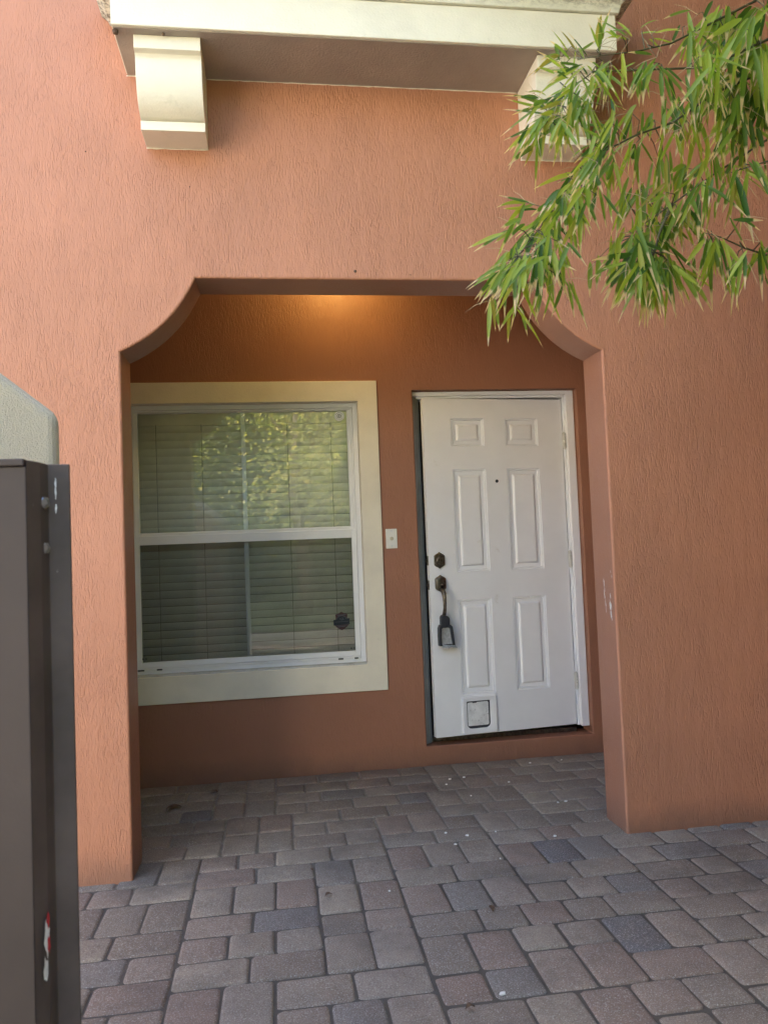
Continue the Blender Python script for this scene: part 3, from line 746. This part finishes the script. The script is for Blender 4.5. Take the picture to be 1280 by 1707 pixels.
for py, L in ((806, .011), (822, .013), (848, .008), (878, .004), (886, .003)):
    q = at(93+r5.uniform(-1, 1), py, 1.1575); blob(b, q, fx, Vector((0, 0, 1)), L, .0017, r5, fn*.0022)
o = b.build('paint_scratch', M['chip_white'], label='pale scratches near the top of the gate edge'); loc(o, gt); b = MB()
blob(b, at(119, 970, 1.162), fx, Vector((0, 0, 1)), .006, .002, r5, fn*.001)
o = b.build('paint_scratch', M['chip_white'], label='tiny pale nick on the outer gate edge'); loc(o, gt)
b = MB(); cc = Vector((.96, .28, 0)).normalized(); 
jn = (mid-B).normalized(); jnn = Vector((jn.y, -jn.x, 0))
blob(b, up(B.lerp(mid, .75), .762), jn, Vector((0, 0, 1)), .034, .009, r5, jnn*.0022); blob(b, up(B.lerp(mid, .6), .725), jn, Vector((0, 0, 1)), .024, .007, r5, jnn*.0022)
o = b.build('worn_patch', M['chip_white'], label='grey worn patch on the gate edge'); loc(o, gt)
b = MB(); blob(b, up(B.lerp(mid, .8), .790), jn, Vector((0, 0, 1)), .013, .0055, r5, jnn*.003); blob(b, up(B.lerp(mid, .85), .757), jn, Vector((0, 0, 1)), .016, .0055, r5, jnn*.003)
o = b.build('red_paint_scrap', M['chip_red'], label='torn red scrap on the gate edge'); loc(o, gt)

# ------------------------------------------------------------------ bamboo
bam = tag(empty('bamboo', (2.75, -2.1, 0)), 'green bamboo with cream dried leaf tips hanging in front of the right wall', 'bamboo')
rl = random.Random(11)
LF = MB(); STM = MB()
def leaf(mb, p, d, nrm, L, W_, droop=.25, rnd_=None, coarse=False):
    d = d.normalized(); nrm = (nrm - d*nrm.dot(d)).normalized(); sd = d.cross(nrm)
    prof_ = ((0, .10), (.08, .55), (.25, .95), (.45, 1.0), (.65, .78), (.82, .46), (.93, .24), (1, .03))
    if coarse: prof_ = ((0, .2), (.3, 1), (.7, .7), (1, 0))
    vs_, al = [], []
    tw = rl.uniform(-.5, .5)
    for t, w_ in prof_:
        c = p + d*(L*t) + Vector((0, 0, -1))*(droop*L*t*t)
        s2 = sd*math.cos(tw*t) + nrm*math.sin(tw*t)
        n2 = nrm*math.cos(tw*t) - sd*math.sin(tw*t)
        hw = W_*.5*w_
        vs_ += [c - s2*hw + n2*hw*.35, c - n2*0, c + s2*hw + n2*hw*.35]; al += [t]*3
    fs = []
    for i in range(len(prof_)-1):
        a = i*3; fs += [(a, a+1, a+4, a+3), (a+1, a+2, a+5, a+4)]
    mb.add(vs_, fs, 0, rnd=rl.random() if rnd_ is None else rnd_, along=al)
DOWN = Vector((0, 0, -1))
def cluster(p, ang, n, L, spread=42, fat=False):
    """fan of leaves from a twig end; ang in the facade plane, 90 = straight down, 180 = to the left"""
    for i in range(n):
        a = R_(ang + rl.gauss(0, spread*.55)); tilt = rl.uniform(-.55, .45)
        d = Vector((math.cos(a), tilt, -math.sin(a)))
        q = p + Vector((rl.gauss(0, .012), rl.gauss(0, .02), rl.gauss(0, .012)))
        nr = Vector((rl.uniform(-.6, .6), -1, rl.uniform(-.2, .9)))
        leaf(LF, q, d, nr, L*rl.uniform(.6, 1.15), L*rl.uniform(.075, .125), rl.uniform(-.08, .42)) if not fat else leaf(LF, q, d, nr, L*rl.uniform(.8, 1.3), L*rl.uniform(.16, .24), rl.uniform(.05, .3), coarse=True)
    # dry remnants
    for i in range(2):
        a = R_(ang + rl.gauss(0, 60)); d = Vector((math.cos(a), rl.uniform(-.5, .5), -math.sin(a)))
        LFdry.tube([p, p+d*L*.3, p+d*L*.6+DOWN*L*.1], [.0009, .0008, .0003], 4, cap=False)
LFdry = MB()
NODES = [(963, 98, 270, 5, 44), (1000, 76, 272, 3, 58), (939, 112, 225, 4, 45), (963, 114, 160, 7, 55), (935, 165, 130, 9, 60), (951, 180, 108, 9, 62), (914, 190, 138, 9, 62), (894, 222, 118, 8, 60),
 (905, 165, 165, 6, 50), (930, 210, 100, 8, 62), (960, 140, 120, 8, 50), (985, 120, 60, 6, 50), (975, 170, 85, 7, 55),
 (1020, 108, 100, 6, 52), (1010, 130, 140, 6, 50), (1085, 102, 122, 7, 55), (1105, 112, 70, 6, 55), (1060, 120, 100, 6, 50), (1050, 65, 200, 4, 50), (1070, 60, 350, 3, 35), (1158, 53, 100, 7, 60), (1175, 90, 95, 8, 65),
 (1199, 20, 95, 9, 70), (1239, 45, 102, 10, 78), (1276, 20, 95, 10, 78), (1268, 80, 112, 10, 80), (1247, 95, 115, 9, 78), (1207, 62, 102, 8, 70), (1185, 120, 105, 8, 62), (1215, 130, 110, 9, 75), (1270, 140, 95, 9, 85),
 (1126, 170, 82, 7, 62), (1052, 187, 122, 6, 55), (1020, 211, 102, 7, 52), (1060, 238, 102, 9, 58), (1024, 272, 110, 9, 58), (979, 266, 110, 8, 55), (955, 290, 108, 9, 58), (1000, 240, 130, 6, 50),
 (922, 348, 118, 9, 60), (940, 320, 105, 8, 58), (878, 337, 165, 5, 50), (861, 380, 142, 7, 58), (898, 384, 122, 10, 62), (853, 420, 125, 10, 64), (894, 425, 110, 10, 64), (930, 402, 86, 9, 60), (870, 440, 118, 9, 60),
 (866, 460, 110, 7, 58), (910, 440, 95, 8, 58), (943, 465, 96, 5, 50), (862, 508, 88, 4, 55), (840, 455, 130, 6, 60), (915, 375, 95, 8, 60), (960, 350, 95, 7, 55),
 (1052, 388, 118, 9, 66), (1077, 380, 78, 7, 66), (1101, 372, 82, 8, 60), (1085, 428, 90, 10, 70), (1109, 436, 76, 8, 62), (1044, 436, 112, 7, 58), (1065, 410, 100, 9, 68), (1095, 400, 85, 8, 66),
 (1178, 390, 108, 5, 60), (1199, 398, 68, 6, 62), (1227, 288, 97, 8, 72), (1252, 284, 50, 7, 60), (1268, 420, 112, 6, 58), (1290, 400, 110, 6, 60), (1138, 278, 102, 8, 62), (1150, 330, 102, 8, 62), (1130, 350, 85, 8, 60), (1187, 258, 102, 8, 62),
 (1170, 160, 102, 8, 62), (1227, 172, 112, 9, 70), (1260, 152, 100, 9, 74), (1247, 210, 112, 7, 66), (1105, 258, 92, 8, 58), (987, 298, 102, 8, 55), (971, 323, 92, 8, 58), (1069, 315, 96, 7, 58), (1090, 200, 110, 6, 55), (1150, 210, 100, 7, 60), (1110, 320, 120, 6, 56), (1040, 320, 110, 5, 52),
 (1188, 402, 92, 6, 74), (1090, 450, 92, 9, 72), (1114, 448, 80, 7, 70), (1062, 446, 104, 7, 66), (1240, 425, 100, 6, 66), (1205, 215, 105, 7, 62), (1175, 300, 110, 7, 58)]
LINES = [[(1400, -90, 2.5), (1280, -10, 2.4), (1200, 30, 2.35), (1120, 70, 2.3), (1060, 85, 2.25), (1000, 92, 2.2), (960, 100, 2.2)],
 [(1400, 60, 2.5), (1270, 120, 2.4), (1190, 155, 2.35), (1120, 205, 2.3), (1060, 225, 2.25), (1000, 255, 2.2), (945, 320, 2.15), (890, 390, 2.1), (853, 440, 2.1)],
 [(1400, 160, 2.6), (1290, 225, 2.5), (1190, 290, 2.4), (1120, 340, 2.35), (1070, 375, 2.3), (1050, 400, 2.25)],
 [(1400, 210, 2.3), (1290, 265, 2.25), (1220, 284, 2.2)],
 [(1400, 10, 2.3), (1290, 60, 2.3), (1180, 110, 2.25), (1080, 115, 2.2), (990, 118, 2.15), (935, 160, 2.1), (893, 222, 2.1)],
 [(1400, 470, 2.4), (1300, 430, 2.35), (1240, 412, 2.3), (1200, 396, 2.25), (1175, 388, 2.25)],
 [(1120, 340, 2.35), (1100, 385, 2.3), (1087, 432, 2.25)]]
pts_all = []
root = Vector((2.8, -1.9, 3.9))
for L_ in LINES:
    P = [at(*q) for q in L_]
    if L_[0][0] == 1400: P = [root.lerp(P[0], 0), root.lerp(P[0], .5)+Vector((0, 0, .12))] + P
    P = [p + Vector((rl.gauss(0, .006),)*3) if 0 < i else p for i, p in enumerate(P)]
    STM.tube(P, [max(.0012, .0065*(1-i/len(P))) for i in range(len(P))], 5)
    for i in range(len(P)-1):
        for t in (0, .25, .5, .75): pts_all.append(P[i].lerp(P[i+1], t))
extra = []
for (px, py, ang, n, L) in NODES:
    k_ = 2 if px > 1140 and py < 220 else 1
    for _ in range(int(k_)): extra.append((px+rl.gauss(0, 22), py+rl.gauss(0, 16), ang+rl.gauss(0, 12), max(3, n-4), L*rl.uniform(.8, 1.05)))
for (px, py, ang, n, L) in NODES+extra:
    # depth follows the nearest branch, each spray is then a little nearer or farther
    best = min(pts_all, key=lambda q: (q-at(px, py, (q-CAM).dot(FW))).length)
    Dp = (best-CAM).dot(FW) + rl.gauss(0, .10)
    p = at(px, py, Dp); m_ = best.lerp(p, .5)+Vector((rl.gauss(0, .01), 0, abs(rl.gauss(0, .015))))
    STM.tube([best, m_, p], [.0016, .0013, .0009], 4)
    cluster(p, ang, n, L*1.22/FPX*Dp)
# unseen rest of the clump, leaf masses added to shade the right wall
for q in range(1500):
    p = Vector((rl.uniform(1.3, 3.25), rl.uniform(-3.2, -.25), rl.uniform(3.7, 6.2)))
    if p.y > -1 and p.z < 4.2: continue
    cluster(p, rl.uniform(70, 120), 6, rl.uniform(.12, .17), fat=True)
    if q % 9 == 0: STM.tube([root+Vector((0, 0, rl.uniform(-.5, .8))), root.lerp(p, .6)+Vector((0, 0, .2)), p], [.006, .003, .001], 4)
for q in range(2300):
    y_ = rl.uniform(-3.3, -1.15); xb = .617+(y_+3.274)*.687; p = Vector((rl.uniform(max(1.45, xb+.38), 3.28), y_, rl.uniform(.5, 4.6)))
    cluster(p, rl.uniform(70, 120), 6, rl.uniform(.12, .17), fat=True)
def bb(mb, name, mat, **kw):
    o = mb.build(name, mat, **kw); loc(o, bam); return o
bb(LF, 'foliage', M['bamboo_leaf'], smooth=True); bb(STM, 'branch', M['stem'], smooth=True); bb(LFdry, 'dry_twig', M['twig'] if 'twig' in M else simple('dry_twig', (.50, .38, .22), .8))
for i, (cx, cy) in enumerate(((2.75, -2.1), (2.9, -1.95), (2.66, -2.35), (3.0, -2.3))):
    b = MB(); top = Vector((cx+rl.uniform(-.5, .3), cy+rl.uniform(-.3, .3), 5.6)); P = []; rad = []
    for k_ in range(15):
        t = k_/14; P.append(Vector((cx, cy, -.05)).lerp(top, t)+Vector((-.25*t*t, 0, 0))); rad.append(.022*(1-.6*t)*(1.0 if k_ % 2 else 1.1))
    b.tube(P, rad, 10); bb(b, 'culm', M['culm'], smooth=True)

# ------------------------------------------------------------------ bits lying on the paving
def chip(px, py, r, seed, lab):
    d = FW + RT*((px-640)/FPX) - UP*((py-853.5)/FPX); p = CAM + d*(-CAM.z/d.z)
    rc = random.Random(seed); b = MB(); n = 7; a0 = rc.random()*6
    top = [Vector((math.cos(a0+6.283*i/n)*r*rc.uniform(.5, 1.1), math.sin(a0+6.283*i/n)*r*rc.uniform(.4, .9), .004)) for i in range(n)]
    bot = [Vector((v.x*1.1, v.y*1.1, .0)) for v in top]
    b.add(top+bot, [tuple(range(n))]+[(i, n+i, n+(i+1) % n, (i+1) % n) for i in range(n)])
    o = b.build('plaster_chip', M['chip_white']); o.location = (p.x, p.y, .0015)
    tag(o, lab, 'debris', 'white plaster chips scattered on the paving')
CH = [(743, 1390, .011, 'left of two white chips side by side on a paver below the door handle'), (779, 1394, .014, 'larger flat white chip, right of the pair below the pet door'),
 (759, 1409, .010, 'white chip just below and between the pair of chips below the pet door'), (826, 1388, .006, 'tiny white chip alone on a paver right of the pair below the pet door'),
 (925, 1395, .014, 'white plaster chip in the middle of the paving toward the right pier'), (773, 1297, .014, 'largest white chip of the cluster on the pavers by the door step'),
 (750, 1300, .012, 'white chip at the upper left of the cluster by the door step'), (744, 1309, .013, 'white chip at the lower left of the cluster by the door step'),
 (848, 1305, .011, 'white chip on a dark paver right of the cluster by the door step'), (943, 1337, .013, 'right one of two touching pale chips on pavers beside the right pier'),
 (930, 1339, .010, 'left one of two touching pale chips on pavers beside the right pier'), (785, 1328, .006, 'small white chip just below the cluster by the door step'),
 (649, 1487, .006, 'tiny white chip left of centre on the front paving'), (834, 1433, .005, 'tiny white crumb on the front paving right of centre'),
 (838, 1659, .016, 'biggest pale blue white chip on the dark paver near the bottom edge'), (884, 1273, .010, 'pale chip near the foot of the wall under the open door'),
 (936, 1268, .007, 'small pale chip at the foot of the wall near the right corner of the porch')]
for i, (px, py, r, lab) in enumerate(CH):
    chip(px, py, r*.72, i, lab)
def dryleaf(px, py, L, ang, label, seed):
    d = FW + RT*((px-640)/FPX) - UP*((py-853.5)/FPX); p = CAM + d*(-CAM.z/d.z)
    rc = random.Random(seed); b = MB(); u = Vector((math.cos(ang), math.sin(ang), 0)); v = Vector((-u.y, u.x, 0)); vs_ = []
    for i in range(7):
        t = i/6; w_ = math.sin(math.pi*min(.98, t+.02))*L*.28; z = .004+.008*math.sin(t*3.1)*rc.uniform(.6, 1.2)
        c = u*(L*(t-.5)) + v*(math.sin(t*2.5)*L*.12)
        vs_ += [c-v*w_+Vector((0, 0, z+.003)), c+Vector((0, 0, z)), c+v*w_+Vector((0, 0, z+.004))]
    b.add(vs_, [(i*3+k_, i*3+k_+1, i*3+k_+4, i*3+k_+3) for i in range(6) for k_ in range(2)])
    o = b.build('dead_leaf', M['leafdry'], smooth=True); o.location = (p.x, p.y, 0); tag(o, label, 'dead leaf')
dryleaf(548, 1496, .030, .4, 'small curled dead leaf on the joint near the middle of the paving', 1)
dryleaf(521, 1454, .020, 2.0, 'tiny dark leaf bit on a paver just inside the arch', 2)
dryleaf(784, 1685, .030, .2, 'dark dead leaf at the bottom edge of the picture on a dark paver', 3)
dryleaf(358, 1321, .050, 2.4, 'dark curled leaf on the paving against the wall under the window', 4)
dryleaf(290, 1349, .075, .1, 'long dark twig like leaf beside the left pier inside the porch', 5)
dryleaf(822, 1518, .040, 1.3, 'thin curved dead stalk on a paver before the door', 6)
dryleaf(146, 1475, .040, .5, 'pale dry leaf at the foot of the left pier beside the gate', 7)

# ------------------------------------------------------------------ trees across the drive, which the window glass mirrors
M['hedge_leaf'] = leaf_mat('hedge_leaf', (.02, .04, .012), (.035, .06, .018), False, .2)
M['grass'] = simple('lawn', (.035, .05, .022), .9, var=.3, vscale=20, bump=.01, bscale=90)
g = MB(); g.add([(-60, -80, -.03), (60, -80, -.03), (60, -7.2, -.03), (-60, -7.2, -.03)], [(0, 1, 2, 3)]); tag(g.build('lawn', M['grass']), kind='structure')
def tree(x, y, h, cr, n, label, seed):
    r_ = random.Random(seed); t = tag(empty('tree', (x, y, 0)), label, 'tree', 'trees across the drive')
    b = MB(); P = [Vector((x, y, -.1)), Vector((x+.1, y, h*.25)), Vector((x-.1, y+.1, h*.5)), Vector((x, y, h*.85))]
    b.tube(P, [.16, .13, .10, .03], 8)
    L = MB(); cl = []
    for i in range(16):
        a = r_.uniform(0, 6.28); z = h*r_.uniform(.35, .95); rr_ = cr*r_.uniform(.4, .95)*(1-abs(z/h-.6))
        e = Vector((x+math.cos(a)*rr_, y+math.sin(a)*rr_, z)); s_ = P[1].lerp(P[3], min(1, max(0, (z/h-.4)*1.3)))
        b.tube([s_, s_.lerp(e, .5)+Vector((0, 0, .1)), e], [.05, .03, .008], 5); cl.append(e)
    for i in range(n):
        c = r_.choice(cl); p = c+Vector((r_.gauss(0, cr*.24), r_.gauss(0, cr*.24), r_.gauss(0, cr*.2)))
        d = Vector((r_.uniform(-1, 1), r_.uniform(-1, 1), r_.uniform(-1, .4))).normalized(); u = d.orthogonal(); l_ = r_.uniform(.06, .12)
        L.add([p, p+d*l_*.5+u*l_*.28, p+d*l_, p+d*l_*.5-u*l_*.28], [(0, 1, 2, 3)], 0, rnd=r_.random()*.95, along=.5)
    o = b.build('trunk', M['bark'], smooth=True); loc(o, t); o = L.build('crown', M['tree_leaf']); loc(o, t)
tree(1.1, -10.6, 5.0, 1.9, 4200, 'bushy green tree straight across the drive', 1)
tree(3.0, -12.0, 5.6, 2.0, 5000, 'taller green tree across the drive to the right', 2)
tree(-2.6, -13.0, 6.0, 2.2, 4000, 'green tree across the drive to the left', 3)
nb_ = tag(empty('light_bounce_house', (-8, -8, 0)), 'pale cream house added outside the picture on the left to bounce light', 'house')  # unseen house added to bounce sunlight onto the left facade
b = MB(); b.box((-13, -12, -.04), (-3.4, -7.6, 5.6)); o = b.build('wall', M['house_cream'], bevel=.02); loc(o, nb_)
b = MB(); b.prism([(-12.3, 5.602), (-7.3, 5.602), (-9.8, 7.2)], lambda p, q, h: (h, p, q), -13.4, -3.0); o = b.build('roof', M['bark']); loc(o, nb_)
hd = tag(empty('hedge', (0, -16.5, 0)), 'tall dark green hedge added behind the trees as a dark reflection backdrop', 'hedge')  # hedge added to give the mirrored trees a dark background
b = MB(); b.box((-14, -17.4, -.04), (14, -16.2, 6.0)); o = b.build('hedge_core', M['hedge_wall']); loc(o, hd)
L = MB(); r_ = random.Random(8)
for i in range(9000):
    p = Vector((r_.uniform(-8, 9), -16.15+r_.gauss(0, .15), r_.uniform(0, 6.3))); d = Vector((r_.uniform(-1, 1), r_.uniform(-.4, 1), r_.uniform(-1, .3))).normalized(); u = d.orthogonal(); l_ = r_.uniform(.12, .25)
    L.add([p, p+d*l_*.5+u*l_*.3, p+d*l_, p+d*l_*.5-u*l_*.3], [(0, 1, 2, 3)], 0, rnd=r_.random()*.9, along=.5)
o = L.build('hedge_leaves', M['hedge_leaf']); loc(o, hd)
